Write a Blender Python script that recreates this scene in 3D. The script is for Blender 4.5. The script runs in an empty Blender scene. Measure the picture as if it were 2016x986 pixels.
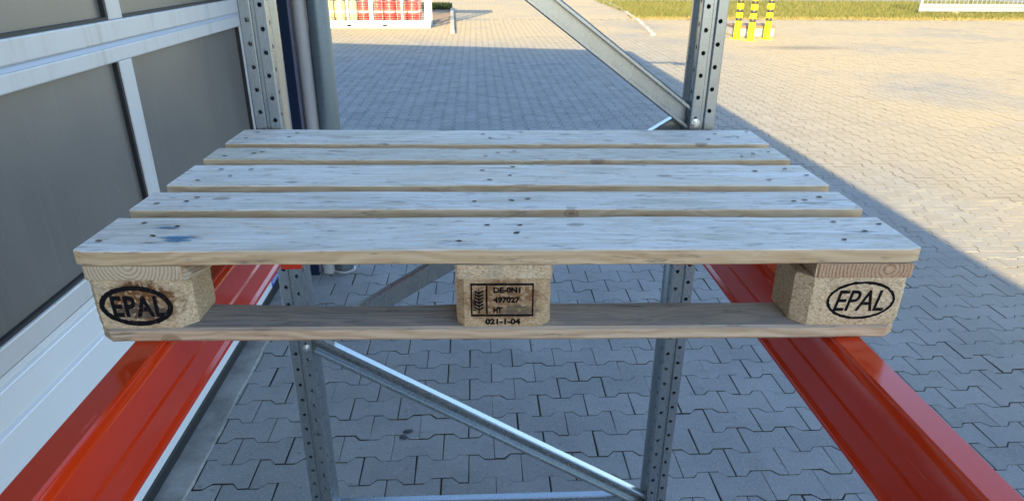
import bpy, bmesh, math, random
import numpy as np
from mathutils import Vector, Matrix, Euler
random.seed(7); rng = np.random.default_rng(7)
S = bpy.context.scene
C = S.collection

# ------------------------------------------------------------------ camera
cam = bpy.data.cameras.new('camera'); camo = bpy.data.objects.new('camera', cam); C.objects.link(camo)
CAM = Vector((-0.03415, -0.96282, 1.72609))
AX = Vector((0.99892143, -0.04603371, 0.00607203)); AU = Vector((0.01545393, 0.45292779, 0.89141325)); AF = Vector((0.04378525, 0.89035797, -0.45315068))
m = Matrix((AX, AU, -AF)).transposed().to_4x4(); m.translation = CAM
camo.matrix_world = m
FPX = 1433.2
cam.sensor_width = 36; cam.sensor_fit = 'HORIZONTAL'; cam.lens = FPX / 2016 * 36
cam.shift_y = (646.2 - 493) / 2016
cam.clip_start = 0.02; cam.clip_end = 2000
cam.dof.use_dof = True; cam.dof.focus_distance = 1.3; cam.dof.aperture_fstop = 20.0
S.camera = camo

# ------------------------------------------------------------------ light
SUN_EL, SUN_ROT = math.radians(20.5), math.radians(195.6)
w = bpy.data.worlds.new("World"); S.world = w; w.use_nodes = True
nt = w.node_tree; bg = nt.nodes['Background']; sk = nt.nodes.new('ShaderNodeTexSky')
sk.sky_type = 'NISHITA'; sk.sun_disc = False; sk.sun_elevation = SUN_EL; sk.sun_rotation = SUN_ROT
sk.air_density = 1.0; sk.dust_density = 0.4; sk.ozone_density = 2.0
nt.links.new(sk.outputs[0], bg.inputs[0]); bg.inputs[1].default_value = 0.135
sl = bpy.data.lights.new('sun', 'SUN'); sl.energy = 4.2; sl.angle = math.radians(0.4); sl.color = (1.0, 0.80, 0.43)
so = bpy.data.objects.new('sun', sl); C.objects.link(so)
sd = Vector((math.sin(SUN_ROT) * math.cos(SUN_EL), math.cos(SUN_ROT) * math.cos(SUN_EL), math.sin(SUN_EL)))
so.rotation_euler = sd.to_track_quat('Z', 'Y').to_euler(); so.location = sd * 30
S.view_settings.view_transform = 'Standard'; S.view_settings.look = 'None'; S.view_settings.gamma = 1
S.view_settings.exposure = 2.0

# ------------------------------------------------------------------ helpers
def link(o, parent=None):
    C.objects.link(o)
    if parent is not None: o.parent = parent
    return o
def obj(name, verts, faces, mat=None, parent=None, smooth=False, loc=None, rot=None):
    me = bpy.data.meshes.new(name); me.from_pydata([tuple(v) for v in verts], [], faces); me.update()
    if mat: me.materials.append(mat)
    if smooth: me.polygons.foreach_set('use_smooth', [True] * len(me.polygons))
    o = link(bpy.data.objects.new(name, me), parent)
    if loc: o.location = loc
    if rot: o.rotation_euler = rot
    return o
def empty(name, loc=(0, 0, 0), rz=0, parent=None):
    o = link(bpy.data.objects.new(name, None), parent); o.location = loc; o.rotation_euler = (0, 0, rz); o.empty_display_size = .1
    return o
def tag(o, label, cat, group=None):
    o['label'] = label; o['category'] = cat
    if group: o['group'] = group
    return o
def struct(o, kind='structure'):
    o['kind'] = kind; return o
class MB:
    def __init__(s): s.v = []; s.f = []
    def add(s, V, F):
        n = len(s.v); s.v += [tuple(p) for p in V]; s.f += [tuple(i + n for i in f) for f in F]; return s
    def box(s, x0, x1, y0, y1, z0, z1, ch=0.0):
        if ch <= 0:
            V = [(x0, y0, z0), (x1, y0, z0), (x1, y1, z0), (x0, y1, z0), (x0, y0, z1), (x1, y0, z1), (x1, y1, z1), (x0, y1, z1)]
            F = [(3, 2, 1, 0), (4, 5, 6, 7), (0, 1, 5, 4), (1, 2, 6, 5), (2, 3, 7, 6), (3, 0, 4, 7)]
            return s.add(V, F)
        bm = bmesh.new(); bmesh.ops.create_cube(bm, size=1)
        for v in bm.verts: v.co = Vector(((x0 + x1) / 2 + v.co.x * (x1 - x0), (y0 + y1) / 2 + v.co.y * (y1 - y0), (z0 + z1) / 2 + v.co.z * (z1 - z0)))
        bmesh.ops.bevel(bm, geom=bm.edges[:], offset=ch, segments=2, affect='EDGES', profile=.5)
        bm.verts.index_update(); V = [v.co.copy() for v in bm.verts]; F = [[v.index for v in f.verts] for f in bm.faces]; bm.free()
        return s.add(V, F)
    def loft(s, sections, cap=True, closed=True):
        n = len(sections[0]); V = [p for sec in sections for p in sec]; F = []
        for k in range(len(sections) - 1):
            for i in range(n if closed else n - 1):
                j = (i + 1) % n; F.append((k * n + i, k * n + j, (k + 1) * n + j, (k + 1) * n + i))
        if cap and closed:
            F.append(tuple(reversed(range(n)))); F.append(tuple((len(sections) - 1) * n + i for i in range(n)))
        return s.add(V, F)
    def cyl(s, a, b, r0, r1=None, n=20, cap=True):
        a = Vector(a); b = Vector(b); r1 = r0 if r1 is None else r1
        q = (b - a).normalized().to_track_quat('Z', 'Y'); sec = []
        for c, r in ((a, r0), (b, r1)):
            sec.append([c + q @ Vector((r * math.cos(2 * math.pi * i / n), r * math.sin(2 * math.pi * i / n), 0)) for i in range(n)])
        return s.loft(sec, cap)
    def lathe(s, prof, n=24, c=(0, 0)):
        sec = [[(c[0] + r * math.cos(2 * math.pi * i / n), c[1] + r * math.sin(2 * math.pi * i / n), z) for i in range(n)] for r, z in prof]
        return s.loft(sec, True)
    def build(s, name, mat=None, parent=None, smooth=False, loc=None, rot=None):
        return obj(name, s.v, s.f, mat, parent, smooth, loc, rot)
def box(name, x0, x1, y0, y1, z0, z1, mat, parent=None, ch=0.0):
    return MB().box(x0, x1, y0, y1, z0, z1, ch).build(name, mat, parent)
def autosmooth(o, ang=35):
    me = o.data; me.polygons.foreach_set('use_smooth', [True] * len(me.polygons))
    me.set_sharp_from_angle(angle=math.radians(ang)); return o

# ------------------------------------------------------------------ materials
class N:
    def __init__(s, name, rough=.6, metal=0.0, base=(.5, .5, .5), spec=.5):
        s.m = bpy.data.materials.new(name); s.m.use_nodes = True; s.t = s.m.node_tree; s.b = s.t.nodes['Principled BSDF']
        s.b.inputs['Roughness'].default_value = rough; s.b.inputs['Metallic'].default_value = metal
        s.b.inputs['Base Color'].default_value = (*base, 1); s.b.inputs['Specular IOR Level'].default_value = spec
        s._tc = None
    def n(s, t, **k):
        x = s.t.nodes.new(t)
        for a, v in k.items(): setattr(x, a, v)
        return x
    def l(s, a, b): s.t.links.new(a, b)
    def val(s, sock, v):
        if isinstance(v, bpy.types.NodeSocket): s.l(v, sock)
        elif isinstance(v, (tuple, list)): sock.default_value = (*v, 1) if len(v) == 3 and sock.type == 'RGBA' else v
        else: sock.default_value = v
    def coord(s, kind='Object', scale=(1, 1, 1), loc=(0, 0, 0), rnd=0.0):
        if kind == 'World': src = s.n('ShaderNodeNewGeometry').outputs['Position']
        else: src = s.n('ShaderNodeTexCoord').outputs[kind]
        if rnd:
            oi = s.n('ShaderNodeObjectInfo'); cmb = s.n('ShaderNodeVectorMath', operation='SCALE'); wn = s.n('ShaderNodeTexWhiteNoise', noise_dimensions='1D')
            s.l(oi.outputs['Random'], wn.inputs['W']); s.l(wn.outputs['Color'], cmb.inputs[0]); cmb.inputs['Scale'].default_value = rnd
            ad = s.n('ShaderNodeVectorMath', operation='ADD'); s.l(src, ad.inputs[0]); s.l(cmb.outputs[0], ad.inputs[1]); src = ad.outputs[0]
        mp = s.n('ShaderNodeMapping'); s.l(src, mp.inputs['Vector']); mp.inputs['Scale'].default_value = scale; mp.inputs['Location'].default_value = loc
        return mp.outputs[0]
    def noise(s, vec, scale=5, detail=4, rough=.55, dist=0.0, out='Fac'):
        x = s.n('ShaderNodeTexNoise'); s.l(vec, x.inputs['Vector']); x.inputs['Scale'].default_value = scale; x.inputs['Detail'].default_value = detail
        x.inputs['Roughness'].default_value = rough; x.inputs['Distortion'].default_value = dist; return x.outputs[out]
    def voro(s, vec, scale=5, feature='F1', out='Distance', rnd=1.0):
        x = s.n('ShaderNodeTexVoronoi', feature=feature); s.l(vec, x.inputs['Vector']); x.inputs['Scale'].default_value = scale
        x.inputs['Randomness'].default_value = rnd; return x.outputs[out]
    def ramp(s, fac, stops, interp='LINEAR'):
        x = s.n('ShaderNodeValToRGB'); r = x.color_ramp; r.interpolation = interp
        while len(r.elements) < len(stops): r.elements.new(.5)
        for e, (p, c) in zip(r.elements, stops):
            e.position = p; e.color = (*c, 1) if isinstance(c, tuple) else (c, c, c, 1)
        s.l(fac, x.inputs[0]); return x.outputs[0]
    def mix(s, fac, a, b, mode='MIX'):
        x = s.n('ShaderNodeMix', data_type='RGBA', blend_type=mode); x.clamp_factor = True
        s.val(x.inputs['Factor'], fac); s.val(x.inputs[6], a); s.val(x.inputs[7], b); return x.outputs[2]
    def math(s, op, a, b=None, c=None):
        x = s.n('ShaderNodeMath', operation=op); s.val(x.inputs[0], a)
        if b is not None: s.val(x.inputs[1], b)
        if c is not None: s.val(x.inputs[2], c)
        return x.outputs[0]
    def sep(s, vec):
        x = s.n('ShaderNodeSeparateXYZ'); s.l(vec, x.inputs[0]); return x.outputs
    def normal(s, kind='world'):
        if kind == 'world': return s.sep(s.n('ShaderNodeNewGeometry').outputs['True Normal'])
        return s.sep(s.n('ShaderNodeTexCoord').outputs['Normal'])
    def mapr(s, v, a, b, c=0.0, d=1.0):
        x = s.n('ShaderNodeMapRange'); s.l(v, x.inputs[0]); x.inputs[1].default_value = a; x.inputs[2].default_value = b
        x.inputs[3].default_value = c; x.inputs[4].default_value = d; return x.outputs[0]
    def color(s, c): s.val(s.b.inputs['Base Color'], c); return s
    def rough(s, r): s.val(s.b.inputs['Roughness'], r); return s
    def bump(s, h, strength=.3, dist=.002):
        x = s.n('ShaderNodeBump'); x.inputs['Strength'].default_value = strength; x.inputs['Distance'].default_value = dist
        s.l(h, x.inputs['Height']); s.l(x.outputs[0], s.b.inputs['Normal']); return s

def m_wood(name, tint, top_c, top_d, side_a, side_b, knots=True):
    k = N(name, .75, spec=.25)
    g = k.coord('Object', (1.1, 9, 9), rnd=40)
    warp = k.noise(k.coord('Object', (2.0, 6, 6), rnd=17), 1.5, 3, .5)
    ad = k.n('ShaderNodeVectorMath', operation='MULTIPLY_ADD'); k.l(warp, ad.inputs[0]); ad.inputs[1].default_value = (0.3, .8, .8); k.l(g, ad.inputs[2])
    gv = ad.outputs[0]
    rings = k.n('ShaderNodeTexWave', wave_type='BANDS', bands_direction='DIAGONAL'); k.l(gv, rings.inputs['Vector'])
    mpx = k.n('ShaderNodeMapping'); mpx.inputs['Scale'].default_value = (.04, 1, 1); k.l(gv, mpx.inputs['Vector']); k.l(mpx.outputs[0], rings.inputs['Vector'])
    rings.inputs['Scale'].default_value = 3.4; rings.inputs['Distortion'].default_value = 5.5; rings.inputs['Detail'].default_value = 3; rings.inputs['Detail Scale'].default_value = .9
    fine = k.noise(k.coord('Object', (3.0, 160, 160), rnd=9), 2.2, 5, .65)
    side = k.mix(rings.outputs['Fac'], side_a, side_b)
    side = k.mix(k.mapr(k.noise(k.coord('Object', (2.2, 20, 20), rnd=37), 1.7, 4, .6), .5, .72, 0, .6), side, k.mix(1.0, side, (.72, .58, .46), 'MULTIPLY'))
    side = k.mix(k.mapr(fine, .3, .75), side, k.mix(1.0, side, (.78, .72, .66), 'MULTIPLY'))
    blot = k.noise(k.coord('Object', (3, 14, 14), rnd=5), 2.0, 4, .6)
    top = k.mix(k.math('MULTIPLY', k.mapr(fine, .42, .62), .6), top_c, top_d)
    strk = k.noise(k.coord('Object', (2.6, 60, 60), rnd=13), 1.4, 5, .65)
    top = k.mix(k.mapr(strk, .49, .62, 0, .55), top, top_d)
    oi_ = k.n('ShaderNodeObjectInfo').outputs['Random']; pt_ = k.noise(k.coord('Object', (1.4, 5, 5), rnd=29), 1.6, 3, .55)
    top = k.mix(k.math('MULTIPLY', k.mapr(pt_, .42, .62), k.mapr(oi_, 0, 1, .15, .75)), top, k.mix(.5, top, side_a))
    fg_ = k.noise(k.coord('Object', (14, 70, 70), rnd=19), 1.3, 6, .75); top = k.mix(k.mapr(fg_, .565, .64, 0, .65), top, (.24, .225, .205))
    top = k.mix(k.mapr(rings.outputs['Fac'], .6, 1.0, 0, .32), top, side_a)
    top = k.mix(k.mapr(blot, .53, .66, 0, .5), top, tint)
    nz = k.normal('world')[2]
    top = k.mix(1.0, top, k.ramp(oi_, [(0, (.86, .84, .77)), (.35, (1.0, .98, .94)), (.7, (.93, .93, .93)), (1, (1.05, 1.05, 1.04))]), 'MULTIPLY')
    col = k.mix(k.mapr(nz, .45, .8), side, top)
    # dirt
    dirt = k.noise(k.coord('Object', (5, 22, 40), rnd=3), 2.6, 6, .7)
    col = k.mix(k.mapr(dirt, .57, .68, 0, .65), col, (.11, .095, .08))
    if knots:
        kv = k.coord('Object', (6.5, 11.0, 11.0), rnd=23)
        d = k.voro(kv, 1.0); wn = k.noise(k.coord('Object', (30, 90, 90)), 1, 2)
        d2 = k.math('ADD', d, k.math('MULTIPLY', wn, .05))
        kc = k.mix(k.mapr(k.math('SINE', k.math('MULTIPLY', d2, 260.0)), -1, 1), (.26, .15, .09), (.42, .29, .19))
        kc = k.mix(k.mapr(nz, .45, .8, 0, .55), kc, (.50, .49, .47))
        col = k.mix(k.mapr(d2, .100, .128, .95, 0), col, kc)
        col = k.mix(k.mapr(k.math('ABSOLUTE', k.math('SUBTRACT', d2, .122)), 0, .010, .45, 0), col, (.13, .09, .06))
    # hairline cracks along the grain
    ck = k.noise(k.coord('Object', (1.2, 70, 70), rnd=31), 1.6, 2, .4)
    col = k.mix(k.mapr(k.math('ABSOLUTE', k.math('SUBTRACT', ck, .5)), 0, .006, .5, 0), col, (.16, .13, .10))
    k.color(col).bump(fine, .35, .0015); return k.m
W_DECK = m_wood('weathered_deck_wood', (.50, .48, .38), (.90, .885, .86), (.60, .58, .55), (.67, .52, .345), (.56, .41, .25))
W_BOTTOM = m_wood('grey_base_wood', (.26, .22, .18), (.38, .345, .31), (.20, .18, .16), (.64, .50, .36), (.52, .375, .25))

def m_endgrain(name, a, b, cx, cz):
    k = N(name, .85, spec=.2)
    v = k.coord('Object', (1, .02, 1), (-cx, 0, -cz))
    nn = k.noise(k.coord('Object', (1, 1, 1)), 28, 3, .5)
    ln = k.n('ShaderNodeVectorMath', operation='LENGTH'); k.l(v, ln.inputs[0])
    r = k.math('ADD', ln.outputs['Value'], k.math('MULTIPLY', nn, .009))
    s = k.math('SINE', k.math('MULTIPLY', r, 1250.0))
    f = k.noise(k.coord('Object', (1, 1, 1)), 420, 3, .7)
    c = k.mix(k.mapr(s, -.2, 1.0), a, b); c = k.mix(k.mapr(f, .4, .75, 0, .6), c, (.62, .5, .36))
    nz = k.normal('local')
    k.color(c).bump(f, .6, .002); return k.m
W_END_PALE = m_endgrain('pale_end_grain', (.56, .46, .33), (.36, .24, .15), -.005, .012)
W_END_RED = m_endgrain('reddish_end_grain', (.46, .30, .18), (.25, .11, .055), .035, .002)

def m_chip(name, scorch=None, amt=0.0, base=((.60, .46, .30), (.40, .27, .15), (.74, .61, .44))):
    k = N(name, .9, spec=.15)
    q = k.noise(k.coord('Object'), 60, 2, .5, out='Color')
    ad = k.n('ShaderNodeVectorMath', operation='MULTIPLY_ADD'); k.l(q, ad.inputs[0]); ad.inputs[1].default_value = (.012, .012, .012); k.l(k.coord('Object', rnd=2), ad.inputs[2])
    mp = k.n('ShaderNodeMapping'); mp.inputs['Scale'].default_value = (1, 1, 1.7); k.l(ad.outputs[0], mp.inputs[0])
    cell = k.voro(mp.outputs[0], 330, out='Color'); cs = k.sep(cell)
    c = k.ramp(cs[0], [(0, base[1]), (.35, base[0]), (.7, base[0]), (1, base[2])])
    fl = k.noise(k.coord('Object', (1, 1, 1)), 300, 4, .75)
    c = k.mix(k.mapr(fl, .56, .70, 0, .65), c, (.27, .17, .08)); c = k.mix(k.mapr(fl, .30, .42, .5, 0), c, (.78, .66, .48))
    gr = k.noise(k.coord('Object', rnd=3), 22, 4, .6)
    c = k.mix(k.mapr(gr, .58, .75, 0, .5), c, (.34, .29, .22))
    hgt = k.mix(.5, cell, fl)
    if scorch:
        for (cx, cz, rx, rz, cc, am) in scorch:
            v = k.coord('Object', (1 / rx, 0, 1 / rz), (-cx / rx, 0, -cz / rz))
            ln = k.n('ShaderNodeVectorMath', operation='LENGTH'); k.l(v, ln.inputs[0])
            d = k.math('ADD', ln.outputs['Value'], k.math('MULTIPLY', k.math('SUBTRACT', k.noise(k.coord('Object'), 75, 5, .7), .5), 1.5))
            sp = k.math('MULTIPLY', k.mapr(d, .75, 1.15, am, 0), k.mapr(k.voro(k.coord('Object'), 190, out='Color'), 0.0, .55))
            c = k.mix(sp, c, cc)
    k.color(c).bump(hgt, .7, .0025); return k.m
CHIP = m_chip('chipboard')
CHIP_L = m_chip('scorched_chipboard', [(.006, .004, .052, .034, (.16, .065, .02), .97), (.0, -.010, .045, .012, (.10, .085, .07), .8)])
CHIP_C = m_chip('branded_chipboard', [(.0, .004, .058, .034, (.20, .095, .04), .85), (.022, -.012, .03, .010, (.12, .10, .08), .7)], base=((.52, .37, .22), (.36, .23, .12), (.62, .47, .31)))
BURN = N('burnt_brand', .95, base=(.008, .008, .010), spec=.1)
bn_ = BURN.noise(BURN.coord('Object'), 210, 4, .7); bn2_ = BURN.noise(BURN.coord('Object'), 40, 3, .6)
BURN.color(BURN.mix(BURN.math('MULTIPLY', BURN.mapr(bn_, .57, .66), BURN.mapr(bn2_, .45, .65)), (.008, .008, .010), (.20, .12, .06)))
BURN.bump(BURN.noise(BURN.coord('Object'), 300, 3, .7), .6, .001); BURN = BURN.m
NAIL = N('nail_dent', .8, base=(.06, .045, .038), spec=.2).m
CRAYON_B = N('blue_crayon', .9, base=(.10, .26, .42)).m
CRAYON_G = N('green_crayon', .9, base=(.22, .27, .07)).m

def m_galv(name, a=(.37, .41, .44), b=(.27, .31, .34), rough=.27):
    k = N(name, rough, .85)
    sp = k.sep(k.voro(k.coord('Object', rnd=4), 130, out='Color'))[0]
    st = k.noise(k.coord('Object', (14, 14, 5), rnd=8), 1.5, 4, .6)
    c = k.mix(k.math('MULTIPLY_ADD', sp, .22, k.math('MULTIPLY_ADD', st, .4, .15)), b, a)
    k.color(c).rough(k.mapr(st, .3, .7, rough - .02, rough + .03)); return k.m
GALV = m_galv('galvanised_steel'); GALV_FAR = m_galv('hot_dip_galvanised', (.42, .44, .45), (.30, .32, .33), .55)
ZINC = N('zinc_bolt', .25, .95, (.72, .72, .70)).m

def m_paint(name, c, rough=.22, peel=.12, scratch=True):
    k = N(name, rough, 0, c, .5)
    h = k.noise(k.coord('Object', rnd=3), 420, 2, .5); dd = k.noise(k.coord('Object', (40, 3, 40), rnd=3), 2, 4, .6)
    k.rough(k.mapr(dd, .35, .7, rough * .8, rough * 1.5))
    cc_ = k.mix(k.mapr(dd, .5, .8, 0, .25), c, tuple(x * .8 for x in c))
    if scratch:
        sq = k.noise(k.coord('Object', (160, 7, 160), rnd=6), 1.2, 3, .6); pq = k.noise(k.coord('Object', (6, 3, 6), rnd=2), 1.5, 2, .5)
        cc_ = k.mix(k.math('MULTIPLY', k.mapr(sq, .66, .72), k.mapr(pq, .48, .62)), cc_, tuple(min(1, x * 1.3 + .10) for x in c))
        ds = k.noise(k.coord('Object', rnd=2), 240, 4, .75); cc_ = k.mix(k.mapr(ds, .62, .74, 0, .10), cc_, (.45, .30, .20))
    k.color(cc_)
    k.b.inputs['Coat Weight'].default_value = .05; k.b.inputs['Coat Roughness'].default_value = .03
    k.bump(h, peel, .0006); return k.m
RED = m_paint('red_orange_powder_coat', (.66, .034, .0025), .13)
def m_white(name, c, stucco=0.0, dirt=.3, rough=.4):
    k = N(name, rough, 0, c)
    d = k.noise(k.coord('World', (1, 5, 1.2)), 2.2, 6, .65); st = k.noise(k.coord('World', (8, 34, 1.6)), 1.0, 4, .6)
    f = k.math('MULTIPLY', k.mapr(d, .45, .75), k.mapr(st, .4, .7))
    k.color(k.mix(k.math('MULTIPLY', f, dirt), c, (.36, .32, .26)))
    if stucco: k.bump(k.noise(k.coord('World', (1, .5, 1)), 260, 2, .5), stucco, .0012)
    return k.m
DOOR_WHITE = m_white('white_stucco_steel', (.68, .70, .72), .4, .15, .42)
ALU = m_white('aluminium_profile', (.55, .55, .545), 0, .9, .34)
ALU_BEVEL = N('aluminium_bevel', .45, 0, (.42, .45, .52)).m
GASKET = N('black_rubber', .6, base=(.012, .013, .016)).m
pk = N('grey_acrylic_glazing', .22, 0, (.135, .135, .133), .6)
pn = pk.noise(pk.coord('World', (1, 1.2, 1.0)), 1.6, 5, .6); ps = pk.noise(pk.coord('World', (1, 9, 40)), 2.0, 2, .4)
pc = pk.mix(pk.mapr(pn, .3, .75), (.125, .118, .108), (.165, .155, .14))
rs_ = pk.noise(pk.coord('World', (1, 28, .9)), 1.3, 5, .65); pc = pk.mix(pk.mapr(rs_, .52, .70, 0, .12), pc, (.30, .28, .25))
du_ = pk.noise(pk.coord('World'), 90, 3, .7); pc = pk.mix(pk.mapr(du_, .62, .72, 0, .3), pc, (.34, .33, .31))
sc = pk.noise(pk.coord('World', (1, 46, 14)), 1.0, 1, .4)
pc = pk.mix(pk.mapr(sc, .78, .86, 0, .3), pc, (.45, .45, .45))
pk.color(pc).rough(pk.mapr(pn, .2, .8, .30, .36)); PANE = pk.m
NAVY = N('navy_cladding', .55, 0, (.004, .012, .035), .15).m
PIPE = m_white('pale_pipe', (.33, .32, .32), 0, .3, .35)
POST = m_galv('weathered_steel_post', (.20, .25, .29), (.13, .17, .20), .42)
WALL = m_white('hall_cladding', (.50, .52, .54), .1, .3, .5)
ROOF = N('roof_sheet', .5, .2, (.22, .23, .25)).m
BLUE = N('blue_sign', .4, base=(.02, .07, .42)).m
WHITE = N('white_lacquer', .4, base=(.80, .80, .78)).m

def m_pave(name, tex=False):
    k = N(name, .9, spec=.08)
    P = k.coord('World')
    big = k.noise(P, .35, 4, .6); mid = k.noise(P, 2.6, 5, .6); fine = k.noise(P, 260, 3, .75); agg = k.sep(k.voro(P, 420, out='Color'))[0]
    if not tex:
        oi = k.n('ShaderNodeObjectInfo').outputs['Random']; isl = k.n('ShaderNodeNewGeometry').outputs['Random Per Island']
        rnd = k.math('FRACT', k.math('ADD', oi, isl))
    c = k.mix(k.mapr(mid, .3, .72), (.205, .206, .207), (.275, .274, .270))
    if not tex: c = k.mix(1.0, c, k.ramp(rnd, [(0, .92), (.5, 1.0), (1, 1.06)]), 'MULTIPLY')
    c = k.mix(k.mapr(agg, .70, 1.0, 0, .32), c, (.50, .49, .46)); c = k.mix(k.mapr(fine, .54, .75, 0, .45), c, (.12, .115, .108))
    sp1 = k.voro(P, 75); c = k.mix(k.mapr(sp1, .10, .16, .55, 0), c, (.60, .59, .56))
    sp2 = k.noise(P, 38, 3, .6); c = k.mix(k.mapr(sp2, .62, .72, 0, .5), c, (.10, .098, .095))
    ms = k.math('MULTIPLY', k.mapr(k.noise(P, 5.5, 4, .6), .56, .68), k.mapr(k.noise(P, 110, 3, .7), .45, .65)); c = k.mix(k.math('MULTIPLY', ms, .35), c, (.10, .12, .045))
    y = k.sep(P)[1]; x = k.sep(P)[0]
    # sandy tone with sunlight painted in: follows the sunlit yard, skips the hall's shadow
    sunlit_sand = k.math('MULTIPLY', k.mapr(big, .22, .5), k.math('MAXIMUM', k.mapr(x, 1.5, 6.0), k.mapr(y, 13.0, 19.0)))
    c = k.mix(k.math('MULTIPLY', sunlit_sand, .9), c, (.41, .33, .215))
    # oil and tyre marks
    sv = k.coord('World', (1.0, .16, 1), (0, 0, 0)); 
    st = k.noise(k.coord('World', (.25, 1.2, 1)), 1.0, 5, .65)
    c = k.mix(k.mapr(st, .60, .74, 0, .45), c, (.17, .155, .135))
    v = k.coord('World', (1 / 1.4, 1 / .55, 0), (-7.1 / 1.4, -15.8 / .55, 0)); ln = k.n('ShaderNodeVectorMath', operation='LENGTH'); k.l(v, ln.inputs[0])
    c = k.mix(k.mapr(ln.outputs['Value'], .2, 1.0, .6, 0), c, (.13, .115, .10))
    if tex:
        br = k.n('ShaderNodeTexBrick'); br.offset = .5
        rv = k.n('ShaderNodeMapping'); rv.inputs['Rotation'].default_value = (0, 0, math.pi / 2); k.l(P, rv.inputs['Vector']); k.l(rv.outputs[0], br.inputs['Vector'])
        br.inputs['Scale'].default_value = 1; br.inputs['Brick Width'].default_value = .201; br.inputs['Row Height'].default_value = .142
        br.inputs['Mortar Size'].default_value = .006; br.inputs['Mortar Smooth'].default_value = .3
        br.inputs['Color1'].default_value = (.92, .92, .92, 1); br.inputs['Color2'].default_value = (1.06, 1.06, 1.06, 1); br.inputs['Mortar'].default_value = (.72, .70, .66, 1)
        c = k.mix(1.0, c, br.outputs['Color'], 'MULTIPLY')
    k.color(c).bump(k.mix(.5, fine, agg), .35, .002); return k.m
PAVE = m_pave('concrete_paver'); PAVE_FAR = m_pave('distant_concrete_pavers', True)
jk = N('joint_sand', .95, spec=.1); jn = jk.noise(jk.coord('World'), 3.5, 4, .6); jf = jk.noise(jk.coord('World'), 150, 3, .7)
jc = jk.mix(jk.mapr(jf, .35, .7), (.022, .021, .019), (.06, .055, .047)); jc = jk.mix(jk.mapr(jn, .47, .60, 0, .85), jc, jk.mix(jf, (.035, .055, .012), (.09, .12, .03)))
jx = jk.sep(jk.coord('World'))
jd = jk.math('MAXIMUM', jk.mapr(jx[0], 1.5, 6.0), jk.mapr(jx[1], 13.0, 19.0))  # same painted sunlit-yard mask as the pavers, lightens the joint sand there
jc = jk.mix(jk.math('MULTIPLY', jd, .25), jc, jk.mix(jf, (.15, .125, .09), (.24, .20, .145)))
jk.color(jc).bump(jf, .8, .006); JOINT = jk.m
ck_ = N('cast_concrete', .85, spec=.25); cn = ck_.noise(ck_.coord('World'), 5, 6, .65); cf = ck_.noise(ck_.coord('World'), 240, 3, .7)
cc = ck_.mix(ck_.mapr(cn, .35, .65), (.17, .165, .155), (.33, .32, .30)); cc = ck_.mix(ck_.mapr(cf, .55, .72, 0, .5), cc, (.09, .088, .085))
ck_.color(cc).bump(ck_.mix(.4, cn, cf), .6, .006); CONC = ck_.m
KERB = N('kerb_concrete', .85); kn = KERB.noise(KERB.coord('World'), 9, 5, .65); KERB.color(KERB.mix(KERB.mapr(kn, .35, .7), (.30, .27, .22), (.46, .42, .35))); KERB = KERB.m
SOIL = N('soil', .95, spec=.1); kn = SOIL.noise(SOIL.coord('World'), 3, 6, .7); SOIL.color(SOIL.mix(SOIL.mapr(kn, .35, .65), (.20, .135, .085), (.36, .27, .19))).bump(kn, .8, .05); SOIL = SOIL.m
TURF = N('turf', .95, spec=.1); kn = TURF.noise(TURF.coord('World'), 1.2, 6, .65); gy = TURF.sep(TURF.coord('World'))[1]
tc = TURF.mix(TURF.mapr(kn, .35, .65), (.06, .08, .016), (.19, .17, .06))
dry = TURF.mapr(TURF.math('ADD', gy, TURF.math('MULTIPLY', kn, -3.0)), 22.4, 24.6, 1, 0)
TURF.color(TURF.mix(dry, tc, (.30, .22, .12))).bump(kn, .6, .05); TURF = TURF.m
def m_blade(name, a, b):
    k = N(name, .7, spec=.2); r = k.n('ShaderNodeNewGeometry').outputs['Random Per Island']; k.color(k.mix(r, a, b))
    k.b.inputs['Transmission Weight'].default_value = 0; return k.m
BLADE = m_blade('grass_blade', (.05, .07, .012), (.19, .17, .06)); BLADE_DRY = m_blade('dry_grass_blade', (.30, .22, .10), (.16, .16, .04)); LEAF = m_blade('hedge_leaf', (.006, .014, .005), (.016, .032, .010))
YEL = N('yellow_plastic', .4, base=(.80, .70, .0)).m; BLK = N('black_plastic', .5, base=(.03, .028, .025)).m
CAGEW = N('white_painted_steel', .4, base=(.62, .63, .60)).m
BOT_R = m_paint('red_gas_bottle', (.55, .02, .022), .4, .02); BOT_C = m_paint('cream_gas_bottle', (.46, .38, .20), .45, .02); BAND = N('bottle_label', .6, base=(.7, .68, .62)).m
RUST = N('rusty_lid', .8, base=(.22, .12, .07)).m
ASPH = N('asphalt', .9, base=(.20, .19, .18)).m
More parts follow.
